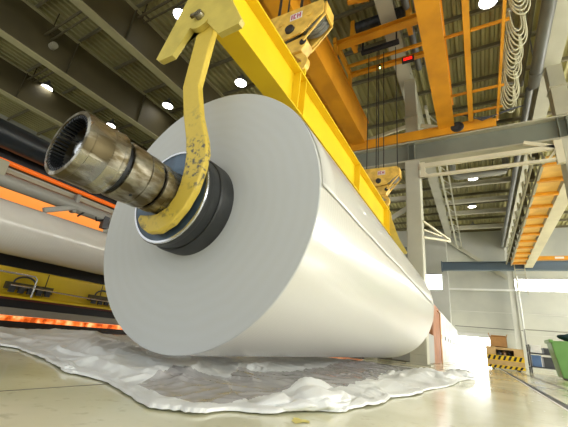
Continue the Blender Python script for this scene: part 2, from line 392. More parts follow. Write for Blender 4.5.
# ------------------------------------------------------------------ columns, runway beam, cross rails at y = 12
def column(x, y, z0, z1, w, d, label, plate=True, m='column', z2=None):
    t = thing('steel_column', (x, y, z0), label, 'column')
    MB().hcol(x, y, z0, z1, w, d).build('shaft', M[m], t)
    MB().box(x-w/2-0.04, x+w/2+0.04, y-d/2-0.04, y+d/2+0.04, z1, z1+0.06).build('cap_plate', M[m], t)
    MB().box(x-w/2-0.1, x+w/2+0.1, y-d/2-0.1, y+d/2+0.1, z0, z0+0.05).build('base_plate', M[m], t)
    if z2:
        w2 = w*0.8
        MB().hcol(x, y, 8.0, z2, w2, d*0.8).build('upper_shaft', M['girder_pale'], t)
    return t
def boxcol(x, y, z0, z1, w, d, label, z2):
    t = thing('steel_column', (x, y, z0), label, 'column')
    b = MB(); b.box(x-w/2, x+w/2, y-d/2, y+d/2, z0, z1); b.box(x-w/2+0.03, x+w/2-0.03, y-d/2-0.015, y-d/2, z0+0.3, z1-0.3); b.build('shaft', M['column'], t, 0.01)
    MB().box(x-w/2-0.1, x+w/2+0.1, y-d/2-0.1, y+d/2+0.1, z0, z0+0.05).build('base_plate', M['column'], t)
    b = MB(); b.box(x-w*0.42, x+w*0.42, y-d*0.4, y+d*0.4, 8.0, z2); b.box(x-w*0.5, x+w*0.5, y-d*0.5, y+d*0.5, 9.1, 9.14); b.build('upper_shaft', M['girder_pale'], t)
    return t
boxcol(-1.70, 12.0, 0, 7.08, 0.5, 0.6, 'tall pale square column right behind the far end of the roll, carrying the grey runway beam', 11.0)
boxcol(2.95, 12.0, 0, 7.08, 0.5, 0.6, 'pale square column at the right edge of the photo, under the end of the runway beam', 10.0)

t = thing('runway_beam', (0, 12, 7.1), 'long grey-green I-section crane runway beam crossing the hall over the pale column', 'crane beam')
MB().box(-12, 13.9, 11.98, 12.02, 7.15, 7.93).build('web', M['runway'], t)
MB().box(-12, 13.9, 11.75, 12.25, 7.1, 7.16).build('bottom_flange', M['girder_pale'], t)
MB().box(-12, 13.9, 11.77, 12.23, 7.93, 7.98).build('top_flange', M['girder_pale'], t)
for x in (-7, -1.85, -1.62, 2.75, 2.98):
    MB().box(x-0.012, x+0.012, 11.78, 12.22, 7.16, 7.93).build('stiffener', M['runway'], t)
t = thing('cross_rail', (0.6, 11.8, 6.3), 'cream double cross rail with end brackets between the central and right columns', 'rail')
MB().box(-1.44, 2.68, 11.62, 11.72, 6.70, 6.86).build('upper_rail', M['cream'], t)
MB().box(-1.44, 2.68, 11.62, 11.72, 6.30, 6.40).build('lower_rail', M['cream'], t)
for a, c in (((1.75, 11.67, 7.1), (2.55, 11.67, 6.78)),):
    MB().bar(a, c, 0.1, 0.12).build('knee_brace', M['cream'], t)
b = MB()
b.bar((-1.44, 11.67, 6.7), (-1.15, 11.67, 6.35), 0.06, 0.06); b.box(-1.40, -1.25, 11.6, 11.74, 6.3, 6.9)
b.build('end_bracket', M['cream'], t)
b = MB(); b.box(2.5, 2.7, 11.6, 11.74, 6.2, 7.0); b.bar((2.3, 11.67, 6.35), (2.6, 11.67, 6.8), 0.06, 0.06); b.build('end_bracket', M['cream'], t)
# side bracket of the column
t = thing('side_bracket', (-1.4, 12.3, 4.5), 'cream triangular bracket on the right side of the central column', 'bracket')
b = MB(); b.bar((-1.45, 12.0, 4.75), (-0.75, 14.5, 4.75), 0.06, 0.07); b.bar((-1.45, 12.0, 4.15), (-0.75, 14.5, 4.7), 0.06, 0.07); b.build('arms', M['cream'], t)
MB().bar((-1.45, 12.05, 4.45), (-1.0, 13.6, 4.65), 0.05, 0.05).build('strut', M['cream'], t)

# roof-level diagonal braces beyond the runway (y = 12.6 .. )
for a, c, lab in (((-4.3, 13.2, 9.3), (-1.9, 13.2, 9.75), 'pale nearly level roof brace left of the upper column'),
                  ((-3.7, 13.2, 8.1), (-1.9, 13.2, 9.5), 'pale sloping roof brace running down left from the upper column'),
                  ((-1.5, 13.2, 9.6), (2.6, 13.2, 8.2), 'pale sloping brace behind the right bridge girder')):
    tag(MB().bar(a, c, 0.1, 0.14).build('roof_brace', M['cream']), lab, 'brace')
for a, c, lab in (((-4.4, 12.0, 6.2), (-1.96, 12.0, 6.2), 'pale horizontal strut left of the central column behind the far hook block'),
                  ((-4.2, 12.0, 3.9), (-1.96, 12.0, 5.3), 'pale diagonal strut left of the central column, below the horizontal one'),
                  ((-4.4, 12.0, 5.75), (-1.96, 12.0, 5.7), 'thin pale lower strut left of the central column')):
    tag(MB().bar(a, c, 0.1, 0.16).build('side_strut', M['column']), lab, 'brace')
# vertical tank seen left of the column
t = thing('storage_tank', (-3.1, 17, 0), 'dark grey upright tank standing left of the central column', 'tank')
MB().latheZ([(0, 0.95), (4.6, 0.95), (5.1, 0.7), (5.25, 0.2), (5.27, 0.0001)], -3.3, 17, 48, True).build('shell', M['duct'], t)
MB().latheZ([(2.8, 0.97), (2.9, 0.97)], -3.3, 17, 48).build('band', M['pipe'], t)

# ------------------------------------------------------------------ overhead crane
t = thing('overhead_crane', (-2.2, 4, 8.0), 'orange overhead travelling crane with two bridge girders under the roof', 'crane')
def bridge(x, w, y1, z0=8.3, z1=9.5):
    b = MB(); b.box(x-w/2, x+w/2, -5, y1, z0, z1); b.box(x-w/2-0.05, x+w/2+0.05, -5, y1, z1, z1+0.03); b.box(x-w/2-0.02, x+w/2+0.02, -5, y1, z0-0.02, z0)
    return b.build('bridge_girder', M['orange'], t)
bridge(-3.80, 0.55, 12.1); bridge(-0.46, 0.50, 12.1)
b = MB(); b.box(-5.4, 1.0, 11.75, 12.25, 8.02, 8.42); b.box(-5.5, 1.1, 11.72, 11.78, 8.0, 8.30); b.build('end_carriage', M['orange'], t, 0.01)
for x in (-4.9, -0.1): 
    w_ = MB(); w_.lathe([(11.70, 0.2), (11.72, 0.22), (11.76, 0.22)], x, 8.22, 32, True, True); w_.build('wheel', M['steel_dark'], t)
MB().box(-4.95, -4.08, -5, 12, 8.42, 8.48).build('walkway_plate', M['orange'], t)
b = MB()
for y in [ -4.5 + 1.5*i for i in range(11)]: b.box(-4.95, -4.08, y, y+0.06, 8.3, 8.42); b.box(-4.95, -4.9, y, y+0.05, 8.48, 9.5)
b.box(-4.95, -4.9, -5, 12, 9.45, 9.5); b.box(-4.95, -4.9, -5, 12, 8.95, 9.0); b.build('walkway_railing', M['orange'], t)
plabel(MB().box(0.27, 0.42, -5, 11.6, 8.25, 8.38).build('conductor_beam', M['orange'], t), 'slim orange beam right of the girders')
b = MB(); b.box(1.12, 1.19, -5, 11.9, 8.28, 8.36); b.build('slim_rail', M['orange'], t)
for y in (1.5, 4.6, 7.7, 10.2, 11.3): MB().box(-0.22, 1.3, y-0.03, y+0.03, 8.40, 8.47).build('outrigger', M['orange'], t)

def trolley(y0, y1, label, cross, z=9.55, drum=True):
    ym = (y0+y1)/2
    t = thing('hoist_trolley', (-2.2, ym, 9.5), label, 'crane trolley')
    for x in (-3.72, -0.62): MB().box(x-0.06, x+0.06, y0, y1, z+0.05, z+0.30).build('side_beam', M['orange'], t, 0.01)
    for yc, w, h in cross: 
        b = MB(); b.ibeamX(yc, z+0.03, z+0.03+h, -3.66, -0.68, w, 0.03, 0.03); b.build('cross_beam', M['orange'], t)
    for x in (-3.72, -0.62):
        for yy in (y0+0.15, y1-0.15):
            MB().box(x-0.06, x+0.06, yy-0.09, yy+0.09, 9.7, z+0.05).build('leg', M['orange'], t)
            MB().tube([(x-0.05, yy, 9.66), (x+0.05, yy, 9.66)], 0.12, 20).build('wheel', M['steel_dark'], t)
    yd = y0+0.55
    MB().tube([(-3.1, yd, z+1.0), (-1.3, yd, z+1.0)], 0.22, 32).build('rope_drum', M['steel_dark'], t)
    MB().box(-3.25, -3.1, yd-0.25, yd+0.25, z+0.1, z+1.2).build('drum_bracket', M['orange'], t)
    MB().box(-1.3, -1.15, yd-0.25, yd+0.25, z+0.1, z+1.2).build('drum_bracket', M['orange'], t)
    return t
t = trolley(3.6, 6.0, 'orange hoist trolley overhead nearest the camera, above the near hook block', ((3.7, 0.3, 0.3), (5.9, 0.3, 0.3)), 9.75)
b = MB(); b.tube([(-2.62, 6.62, 9.95), (-2.0, 6.75, 9.95)], 0.15, 24); b.box(-2.65, -2.3, 6.05, 6.5, 9.80, 10.1); b.build('gear_motor', M['orange'], t, 0.02)
t = trolley(8.35, 10.3, 'orange hoist trolley of cross beams riding between the two bridge girders, middle of the crane', ((8.62, 0.26, 0.24), (9.65, 0.10, 0.10), (10.15, 0.16, 0.16)), 10.45)
b = MB(); b.box(-2.95, -1.62, 9.05, 9.2, 10.36, 10.48); b.bar((-2.9, 9.12, 10.48), (-2.9, 9.12, 11.2), 0.05, 0.05); b.bar((-1.7, 9.12, 10.48), (-1.7, 9.12, 11.2), 0.05, 0.05)
b.build('sheave_bar', M['black'], t)
# red readout hung from the middle trolley
t = thing('load_display', (-1.45, 10.1, 10.2), 'black box with red lit load readout hanging below the orange trolley', 'display')
MB().box(-1.68, -1.26, 9.95, 10.05, 10.24, 10.47).build('case', M['black'], t)
MB().box(-1.62, -1.32, 9.94, 9.95, 10.29, 10.42).build('screen', M['led'], t)
t = thing('indicator_lamp', (-2.45, 10, 10.4), 'tiny green indicator lamp glowing under the orange trolley', 'lamp')
MB().latheZ([(10.32, 0.015), (10.34, 0.03), (10.38, 0.03)], -2.5, 10.0, 12, True, True).build('bulb', M['green_led'], t)
MB().box(-2.54, -2.46, 9.96, 10.12, 10.38, 10.48).build('holder', M['black'], t)

# ------------------------------------------------------------------ hook blocks
def arc(cx, cz, r, a0, a1, n):
    return [(cx + r*math.cos(math.radians(a0+(a1-a0)*i/n)), cz + r*math.sin(math.radians(a0+(a1-a0)*i/n))) for i in range(n+1)]
def hook_block(y, zb, ztop, label, ropes):
    """zb: z of the point where the hook throat carries the lug"""
    cx = -2.2; t = thing('hook_block', (cx, y, zb), label, 'hoist hook')
    S = lambda px, pz: (cx+px, zb+pz)
    face = [S(-0.53, 1.13), S(0.45, 1.09), S(0.48, 1.0), S(0.48, 0.82), S(0.12, 0.53), S(-0.2, 0.49), S(-0.30, 0.55), S(-0.56, 1.02)]
    for yy in (y-0.19, y+0.15): 
        plabel(MB().prism(face, yy, yy+0.035).build('cheek_plate', M['block'], t, 0.006), 'orange-yellow side plate')
    for sx in (-0.28, 0.24):
        for yy in (y-0.10, y-0.02, y+0.06):
            b = MB(); prof = [(yy-0.03, 0.24), (yy-0.012, 0.20), (yy+0.012, 0.20), (yy+0.03, 0.24)]
            b.lathe([(yy-0.03, 0.03)] + prof + [(yy+0.03, 0.03)], cx+sx, zb+0.87, 36); b.build('sheave', M['pipe'], t)
    b = MB(); b.lathe([(y-0.23, 0.075), (y-0.19, 0.085)], cx-0.1, zb+0.67, 24, True, True); b.build('centre_pin', M['steel_dark'], t)
    for sx in (-0.28, 0.24): MB().lathe([(y-0.205, 0.05), (y-0.19, 0.05)], cx+sx, zb+0.87, 20, True, True).build('sheave_pin', M['block'], t)
    f = MB(); f.box(cx-0.12, cx+0.10, y-0.196, y-0.19, zb+0.86, zb+1.0); lb = plabel(f.build('label_plate', M['label_white'], t), 'white maker plate with dark red and blue marks')
    g = MB(); yy = y-0.199
    for x0, x1, z0, z1 in ((-0.10,-0.075,0.88,0.98),(-0.06,-0.035,0.88,0.98),(-0.035,-0.01,0.955,0.98),(-0.035,-0.01,0.88,0.90),(0.01,0.03,0.88,0.98),(0.03,0.055,0.92,0.94),(0.055,0.08,0.88,0.98)):
        g.box(cx+x0, cx+x1, yy, y-0.196, zb+z0, zb+z1)
    g.build('marking', M['label_mark'], lb)
    # guard bar round the right side
    b = MB(); b.box(cx+0.48, cx+0.51, y-0.15, y+0.15, zb+0.80, zb+1.06)
    b.bar((cx+0.49, y-0.14, zb+0.80), (cx+0.14, y-0.14, zb+0.40), 0.02, 0.035); b.bar((cx+0.49, y+0.14, zb+0.80), (cx+0.14, y+0.14, zb+0.40), 0.02, 0.035)
    b.build('rope_guard', M['block'], t)
    # cross head
    b = MB(); b.prism([S(-0.2, 0.5), S(0.14, 0.54), S(0.20, 0.40), S(0.10, 0.24), S(-0.14, 0.24), S(-0.22, 0.36)], y-0.11, y+0.11); b.build('crosshead', M['block'], t, 0.015)
    b = MB(); b.lathe([(y-0.13, 0.05), (y-0.11, 0.06)], cx+0.12, zb+0.40, 20, True, True); b.build('bolt', M['black'], t)
    # hook: thick C shape, opening left
    outer = arc(cx, zb+0.05, 0.20, 75, -200, 20); inner = arc(cx, zb+0.05, 0.095, -190, 75, 16)
    b = MB(); b.prism([S(-0.06, 0.26)] + [S(0.06, 0.26)] + outer + inner, y-0.055, y+0.055)
    b.build('hook', M['block'], t, 0.012)
    for sx, sy in ropes:
        b = MB(); b.tube([(cx+sx, y+sy, zb+0.9), (cx+sx, y+sy, ztop)], 0.016, 6); b.build('wire_rope', M['wire'], t)
    return t
hook_block(3.55, 4.42, 9.6, 'orange-yellow hook block hanging over the lifting beam, top centre of the photo', [(-0.5, -0.02), (-0.42, -0.1), (-0.36, 0.06), (-0.05, -0.02), (0.02, -0.1), (0.46, 0.0)])
hook_block(9.3, 4.42, 10.4, 'orange hook block hanging at the far end of the lifting beam, beside the pale column', [(-0.52, 0.0), (-0.22, 0.0), (-0.13, -0.1), (0.0, 0.06), (0.43, 0.0)])

# ------------------------------------------------------------------ spreader beam with yokes and J-hooks
bz0, bz1, bw = 3.49, 4.23, 0.30
t = thing('lifting_beam', (RX, 5.6, bz0), 'long bright yellow lifting beam above the big paper roll with plates at both ends', 'lifting beam')
Y0, Y1 = 1.632, 9.61
plabel(MB().box(RX-0.02, RX+0.02, Y0, Y1, bz0+0.03, bz1-0.03).build('web', M['yellow'], t), 'bright yellow web of the I-section')
MB().box(RX-bw/2, RX+bw/2, Y0, Y1, bz0, bz0+0.03).build('bottom_flange', M['yellow'], t)
MB().box(RX-bw/2, RX+bw/2, Y0, Y1, bz1-0.03, bz1).build('top_flange', M['yellow'], t)
for y in (3.45, 3.65, 6.5, 9.25, 9.45):
    MB().box(RX-bw/2+0.01, RX+bw/2-0.01, y-0.01, y+0.01, bz0+0.03, bz1-0.03).build('stiffener', M['yellow'], t)
for y in (3.55, 9.35):
    b = MB(); hole = arc(RX, bz1+0.16, 0.06, 0, 360, 18)[:-1]
    b.prism([(RX-0.16, bz1), (RX+0.16, bz1), (RX+0.15, bz1+0.18), (RX+0.08, bz1+0.28), (RX-0.08, bz1+0.28), (RX-0.15, bz1+0.18)], y-0.02, y+0.02)
    b.build('lifting_lug', M['yellow'], t)
def yoke(yf, yb, parent):
    P = [(-0.51, 2.955), (-0.44, 2.905), (-0.26, 2.91), (-0.09, 3.20)]
    bossr = arc(RX+0.02, 3.30, 0.15, 215, 325, 12)
    P2 = [(0.14, 3.16), (0.33, 2.93), (0.56, 2.94), (0.58, 2.99), (0.37, 3.39), (0.16, 4.05), (0.15, 4.22), (-0.15, 4.22), (-0.16, 4.0)]
    poly = [(RX+x, z) for x, z in P] + bossr + [(RX+x, z) for x, z in P2]
    return plabel(MB().prism(poly, yf, yb).build('yoke_plate', M['yellow_less_lit'], parent, 0.006), 'forked yellow end plate, toned pale as it is lit less')
def pin(y0, y1, parent):
    b = MB(); b.lathe([(y0, 0.045), (y0+0.03, 0.05), (y1, 0.05)], RX+0.02, 3.30, 24, True, True); b.box(RX-0.07, RX+0.02, y0-0.01, y0+0.02, 3.28, 3.315)
    plabel(b.build('pin', M['steel'], parent), 'grey steel pin')
yoke(1.575, 1.632, t); pin(1.53, 1.76, t)
yoke(9.61, 9.67, t); pin(9.50, 9.71, t)
HP = [(-2.245, 3.24), (-2.235, 3.36), (-2.17, 3.42), (-2.09, 3.41), (-2.03, 3.34), (-2.01, 3.21), (-2.04, 2.45), (-1.925, 2.10), (-1.80, 1.82), (-1.765, 1.70), (-1.765, 1.55), (-1.80, 1.37), (-1.87, 1.23),
      (-1.97, 1.115), (-2.10, 1.05), (-2.22, 1.05), (-2.32, 1.10), (-2.385, 1.17), (-2.37, 1.215), (-2.31, 1.205), (-2.24, 1.20), (-2.16, 1.205), (-2.07, 1.25), (-2.0, 1.34), (-1.975, 1.45), (-1.97, 1.58), (-1.985, 1.70), (-2.03, 1.86), (-2.14, 2.14), (-2.25, 2.49)]
def jhook(y0, y1, label):
    h = MB().prism(HP, y0, y1).build('lifting_hook', M['yellow_hook'], None, 0.012)
    return tag(h, label, 'lifting hook')
jhook(1.634, 1.70, 'worn yellow J-shaped hook arm cradling the steel shaft in front of the roll')
jhook(9.53, 9.60, 'yellow J-shaped hook arm at the hidden far end of the roll')

# ------------------------------------------------------------------ the paper roll on its spool
t = thing('paper_roll', (RX, 5.6, 0.16), 'huge white paper roll hanging above the floor in the centre of the photo', 'paper roll')
MB().lathe([(RY0+0.012, RR), (RY1-0.012, RR)], RX, RZ, 256).build('wound_paper', M['paper'], t)
b = MB(); b.lathe([(RY0, 0.27), (RY0, 0.6), (RY0, RR-0.006), (RY0+0.004, RR-0.002), (RY0+0.012, RR)], RX, RZ, 256)
plabel(b.build('end_face', M['paper_end'], t), 'flat grey-white cut end of the roll')
b = MB(); b.lathe([(RY1, 0.27), (RY1, RR-0.006), (RY1-0.012, RR)], RX, RZ, 192); b.build('end_face', M['paper_end'], t)
# outermost sheet, its free edge lying along the side
b = MB(); prev = None; n = 120; a0, a1 = math.radians(3.5), math.radians(262)
for k in range(n+1):
    a = a0 + (a1-a0)*k/n; r = RR + 0.007*(1-(k/n)) + 0.002
    cur = []
    for i in range(25):
        y = RY0+0.03 + (RY1-RY0-0.06)*i/24
        e = 0.018*noise.noise(Vector((y*1.1, 3.1, 0))) if k < 2 else 0
        cur.append(b.bm.verts.new((RX+(r+0.004*(k == 0))*math.cos(a-e), y, RZ+(r+0.004*(k == 0))*math.sin(a-e))))
    if prev:
        for i in range(24):
            f = b.bm.faces.new((prev[i], prev[i+1], cur[i+1], cur[i])); f.smooth = True
    prev = cur
o = b.build('outer_sheet', M['paper'], t); s = o.modifiers.new('thick', 'SOLIDIFY'); s.thickness = 0.003
# spool: chuck collar, journal, gear coupling
sp = thing('spool_shaft', (RX, 1.6, RZ-0.45), 'steel spool shaft with toothed coupling sticking out of the paper roll', 'shaft')
def part(name, prof, m, n=96, c0=False, c1=False, lab=None):
    o = MB().lathe(prof, RX, RZ, n, c0, c1).build(name, M[m], sp)
    if lab: plabel(o, lab)
    return o
part('core_collar', [(2.06, 0.445), (1.90, 0.445), (1.885, 0.435), (1.885, 0.425), (1.80, 0.425)], 'rubber', lab='broad black rubber collar')
part('collar_ring', [(1.80, 0.425), (1.79, 0.43), (1.755, 0.43), (1.745, 0.42), (1.745, 0.405)], 'rubber')
part('lit_rim', [(1.7455, 0.425), (1.735, 0.418), (1.735, 0.40), (1.7455, 0.398)], 'steel_bright', lab='thin rim, made bright for the light on its edge')  # bright steel puts the lit edge of the collar into the colour
part('hub_disc', [(1.745, 0.40), (1.75, 0.26), (1.73, 0.25), (1.72, 0.20)], 'hub_blue', c1=False, lab='blue-grey hub face')
part('journal', [(1.75, 0.195), (1.60, 0.195), (1.59, 0.205), (1.53, 0.205), (1.525, 0.19)], 'steel')
part('bearing_ring', [(1.525, 0.175), (1.50, 0.175), (1.495, 0.205), (1.475, 0.212), (1.385, 0.212), (1.38, 0.205), (1.374, 0.205), (1.368, 0.215), (1.245, 0.218), (1.225, 0.208), (1.225, 0.10)], 'steel')
part('groove', [(1.275, 0.185), (1.16, 0.185)], 'steel_dark', lab='dark groove between the rings')
# coupling sleeve with a real bore and internal teeth
part('coupling_sleeve', [(1.175, 0.10), (1.175, 0.222), (1.165, 0.235), (1.15, 0.238), (1.135, 0.236), (1.13, 0.232), (1.06, 0.232), (1.055, 0.229), (1.05, 0.232), (0.93, 0.232), (0.925, 0.236), (0.885, 0.236), (0.875, 0.230), (0.873, 0.205), (0.90, 0.203), (1.15, 0.203)], 'steel', 128)
nt_ = 44; slv = [c for c in sp.children if c.name.startswith('coupling_sleeve')][0]
for k in range(nt_):
    a = 2*PI*k/nt_; w = 0.30*PI/nt_*2; ro, ri = 0.2035, 0.180
    b = MB(); vs = []
    for y in (0.880, 0.965):
        for aa, r in ((a-w, ro), (a-w*0.55, ri), (a+w*0.55, ri), (a+w, ro)):
            vs.append(b.bm.verts.new((RX+r*math.cos(aa), y, RZ+r*math.sin(aa))))
    b.bm.faces.new(vs[:4]); b.bm.faces.new(vs[4:][::-1])
    for i in range(4): b.bm.faces.new((vs[i], vs[4+i], vs[4+(i+1)%4], vs[(i+1)%4]))
    g_ = b.build('gear_tooth', M['steel_dark']); g_.parent = slv
part('bore_bottom', [(1.02, 0.203), (0.99, 0.15), (0.985, 0.11), (1.0, 0.10), (1.0, 0.0001)], 'steel_inner', lab='dark blue bore bottom')
part('centre_stud', [(1.0, 0.05), (0.95, 0.05), (0.94, 0.035), (0.94, 0.0001)], 'steel_bright', 32, lab='bright stud inside the bore')
for a in (200, 250, 300):
    ca, sa = math.cos(math.radians(a)), math.sin(math.radians(a))
    b = MB(); b.tube([(RX+ca*0.21, 1.325, RZ+sa*0.21), (RX+ca*0.219, 1.325, RZ+sa*0.219)], 0.012, 12); b.build('set_screw', M['black'], sp)
# mirrored plain journal at the hidden end
part('far_collar', [(9.19, 0.44), (9.45, 0.44), (9.45, 0.2)], 'rubber')
part('far_journal', [(9.45, 0.195), (9.75, 0.195), (9.75, 0.215), (10.2, 0.215)], 'steel', c1=True)

# ------------------------------------------------------------------ plastic sheet on the floor
near = [(-7.5, 2.2), (-5.6, 1.9), (-4.5, 1.84), (-4.1, 1.88), (-3.68, 1.80), (-3.2, 1.72), (-2.84, 1.60), (-2.6, 1.54), (-2.49, 1.56), (-2.16, 1.53), (-1.77, 1.43), (-1.49, 1.37), (-1.33, 1.36), (-1.24, 1.40), (-1.19, 1.50), (-1.15, 1.64), (-1.06, 1.79), (-0.96, 1.9), (-0.85, 2.07), (-0.77, 2.25), (-0.75, 2.42), (-0.73, 2.84), (-0.70, 3.21), (-0.61, 3.69), (-0.56, 4.42), (-0.44, 5.38), (-0.28, 6.75), (-0.13, 8.2)]
far = [(-7.6, 6.2), (-7.2, 6.3), (-6.9, 6.3), (-6.6, 6.3), (-6.3, 6.3), (-6.0, 6.3), (-5.8, 6.4), (-5.7, 6.4), (-5.5, 6.4), (-5.3, 6.5), (-5.1, 6.6), (-4.9, 6.8), (-4.7, 7.0), (-4.6, 7.1), (-4.5, 7.3), (-4.35, 7.5), (-4.2, 7.8), (-4.0, 8.1), (-3.8, 8.4), (-3.6, 8.6), (-3.4, 8.8), (-3.1, 9.0), (-2.9, 9.1), (-2.6, 9.2), (-2.2, 9.3), (-1.7, 9.4), (-1.2, 9.4), (-0.6, 9.3)]
def lerp2(P, u):
    x = u*(len(P)-1); i = min(int(x), len(P)-2); f = x-i
    return P[i][0]*(1-f)+P[i+1][0]*f, P[i][1]*(1-f)+P[i+1][1]*f
rc = random.Random(11)
FOLDS = []
for f, a, sharp, nn in ((0.8, 0.030, 6, 5), (1.5, 0.022, 7, 7), (3.1, 0.009, 6, 6), (6.5, 0.0022, 5, 4)):
    for k in range(nn):
        th = rc.uniform(0, PI); FOLDS.append((math.cos(th)*f, math.sin(th)*f, rc.random(), a, sharp, rc.uniform(0, 50), f))
def crease(x, y):
    z = 0.0
    wx = noise.noise(Vector((x*0.8, y*0.8, 1.0)))*0.35; wy = noise.noise(Vector((x*0.8, y*0.8, 6.0)))*0.35
    for cx_, cy_, ph, a, sharp, sd, f in FOLDS:
        q = (x+wx)*cx_ + (y+wy)*cy_ + ph; q = abs((q % 1.0) - 0.5)*2
        m = noise.noise(Vector((x*0.55*f**0.5, y*0.55*f**0.5, sd)))
        if m > -0.05:
            m = min(1, (m+0.05)*2.6)
            ridge = max(0.0, 1 - q*sharp*0.55)
            z += a*m*(0.55*(1-q)*0.5 + ridge)
    return z
HF = [F for F in FOLDS if F[6] < 3]
bumps = [(-1.1, 2.45, 0.09, 0.15, 0.25), (-0.85, 5.5, 0.07, 0.15, 0.5), (-0.80, 6.6, 0.13, 0.22, 0.45), (-0.50, 7.4, 0.11, 0.12, 0.30), (-0.42, 8.4, 0.14, 0.16, 0.3), (-2.75, 1.85, 0.05, 0.16, 0.25), (-3.6, 2.4, 0.09, 0.5, 0.3), (-5.2, 3.2, 0.12, 0.9, 0.5), (-2.6, 2.6, 0.03, 0.3, 0.5)]
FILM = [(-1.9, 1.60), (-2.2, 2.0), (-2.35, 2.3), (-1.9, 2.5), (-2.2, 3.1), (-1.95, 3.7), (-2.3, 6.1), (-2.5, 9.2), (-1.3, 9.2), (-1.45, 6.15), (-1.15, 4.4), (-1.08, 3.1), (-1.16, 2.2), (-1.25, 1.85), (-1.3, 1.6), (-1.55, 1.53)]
PLEATS = []
for k in range(46):
    near_ = k < 34
    px_ = rc.uniform(-3.9, -0.9) if near_ else rc.uniform(-1.6, -0.4); py_ = rc.uniform(1.45, 3.6) if near_ else rc.uniform(3.5, 8)
    th = rc.gauss(0.35 if near_ else 1.2, 0.6)
    PLEATS.append((px_, py_, math.cos(th), math.sin(th), rc.uniform(0.35, 1.3), rc.uniform(0.012, 0.034), rc.uniform(0.05, 0.17)*rc.choice((-1, 1))))
def pleats(x, y):
    z = 0.0
    for px_, py_, c_, s_, L_, h_, w_ in PLEATS:
        dx = x-px_; dy = y-py_; t_ = dx*c_+dy*s_
        if t_ < 0 or t_ > L_: continue
        q = (-dx*s_+dy*c_)/w_ + 0.25*math.sin(t_*4+px_*9)
        if q < -0.18 or q > 1: continue
        tp = min(1, t_/0.12, (L_-t_)/0.12)
        z = max(z, h_*tp*((1-q) if q > 0 else 1+q/0.18))
    return z
def inside(x, y, P):
    c = False; j = len(P)-1
    for i in range(len(P)):
        if (P[i][1] > y) != (P[j][1] > y) and x < (P[j][0]-P[i][0])*(y-P[i][1])/(P[j][1]-P[i][1])+P[i][0]: c = not c
        j = i
    return c
b = MB(); NU, NV = 520, 170; grid = []; xy = []
for i in range(NU+1):
    u = i/NU; nx, ny = lerp2(near, u); fx, fy = lerp2(far, u); row = []
    L_ = math.hypot(fx-nx, fy-ny)
    for j in range(NV+1):
        v = (j/NV)**1.6
        x = nx + (fx-nx)*v; y = ny + (fy-ny)*v; d = v*L_
        edge = min(1.0, d/0.30, (1-v)*8, u*30, (1-u)*25)
        fi = 1-0.62*math.exp(-((x+1.7)/0.5)**4)*min(1, max(0, (y-1.3)/0.4))
        z = crease(x, y)*1.05*fi + pleats(x, y)*fi*1.35
        for bx, by, bh, sx, sy in bumps: z += bh*math.exp(-((x-bx)/sx)**2-((y-by)/sy)**2)
        z *= 0.15+0.85*edge
        # folded-over hem, a flat double layer with a clean inner step
        hem = 0.10+0.05*noise.noise(Vector((u*14, 1, 1)))
        if d < hem: z += 0.016*min(1, d/0.012)
        elif d < hem+0.01: z += 0.016*(1-(d-hem)/0.01)
        if 1.8 < y < 9.6:
            lim = 0.07 + max(0, abs(x-RX)-0.30)*0.22
            z = min(z, lim)
        je = max(0, 1-d/0.25)*0.10; jj = 1.3*noise.noise(Vector((u*16, 2, 2))) + 0.3*abs(noise.noise(Vector((u*50, 5, 2))))
        row.append(b.bm.verts.new((x+jj*je*0.9, y-jj*je, z+0.004)))
    grid.append(row)
for i in range(NU):
    for j in range(NV):
        q = (grid[i][j], grid[i+1][j], grid[i+1][j+1], grid[i][j+1])
        f = b.bm.faces.new(q); f.smooth = True
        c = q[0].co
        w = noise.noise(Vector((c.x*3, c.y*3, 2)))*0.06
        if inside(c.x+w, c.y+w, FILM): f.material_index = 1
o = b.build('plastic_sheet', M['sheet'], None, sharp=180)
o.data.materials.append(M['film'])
s = o.modifiers.new('thick', 'SOLIDIFY'); s.thickness = 0.003; s.offset = 1
tag(o, 'large crumpled white plastic wrapping sheet with a greyish clear middle, spread under the paper roll', 'plastic sheet')
# rolled-up folds lying on the front edge of the sheet
def curl(pts, rad, seed, n_=90, name='sheet_fold', turns=265, start=-60):
    b = MB(); prev = None
    for i in range(n_+1):
        u = i/n_; px, py = lerp2(pts, u); qx, qy = lerp2(pts, min(1, u+0.02)); wx, wy = lerp2(pts, max(0, u-0.02))
        d = Vector((qx-wx, qy-wy, 0)).normalized(); nrm = Vector((-d.y, d.x, 0))
        env = math.sin(PI*min(1, max(0, u)))**0.6
        r = rad*env*(0.75+0.7*noise.noise(Vector((u*5, seed, 0)))) + 0.004
        cur = []
        for k in range(41):
            a = math.radians(start + turns*k/40)
            rr = r*(1-0.45*k/40)*(1+0.16*noise.noise(Vector((u*9, k*0.16, seed))) + 0.10*abs(noise.noise(Vector((u*22, k*0.3, seed+3)))))
            h = -math.cos(a)*rr*1.5; z = r*0.75+math.sin(a)*rr*0.85 
            p_ = Vector((px, py, 0)) - nrm*h*-1 + Vector((0, 0, max(0.012, z+0.012)))
            cur.append(b.bm.verts.new(p_))
        if prev:
            for k in range(40):
                f = b.bm.faces.new((prev[k], cur[k], cur[k+1], prev[k+1])); f.smooth = True
        prev = cur
    f_ = b.build(name, M['sheet'], o_sheet, sharp=60); m_ = f_.modifiers.new('thick', 'SOLIDIFY'); m_.thickness = 0.003
    return f_
o_sheet = o
curl([(-1.12, 1.75), (-1.05, 1.95), (-0.98, 2.05), (-0.90, 2.25), (-0.86, 2.45), (-0.86, 2.7)], 0.095, 4.0, turns=225, start=-75)
curl([(-1.02, 1.82), (-0.93, 2.02), (-0.83, 2.22), (-0.80, 2.5)], 0.055, 9.0, start=-90, turns=240)
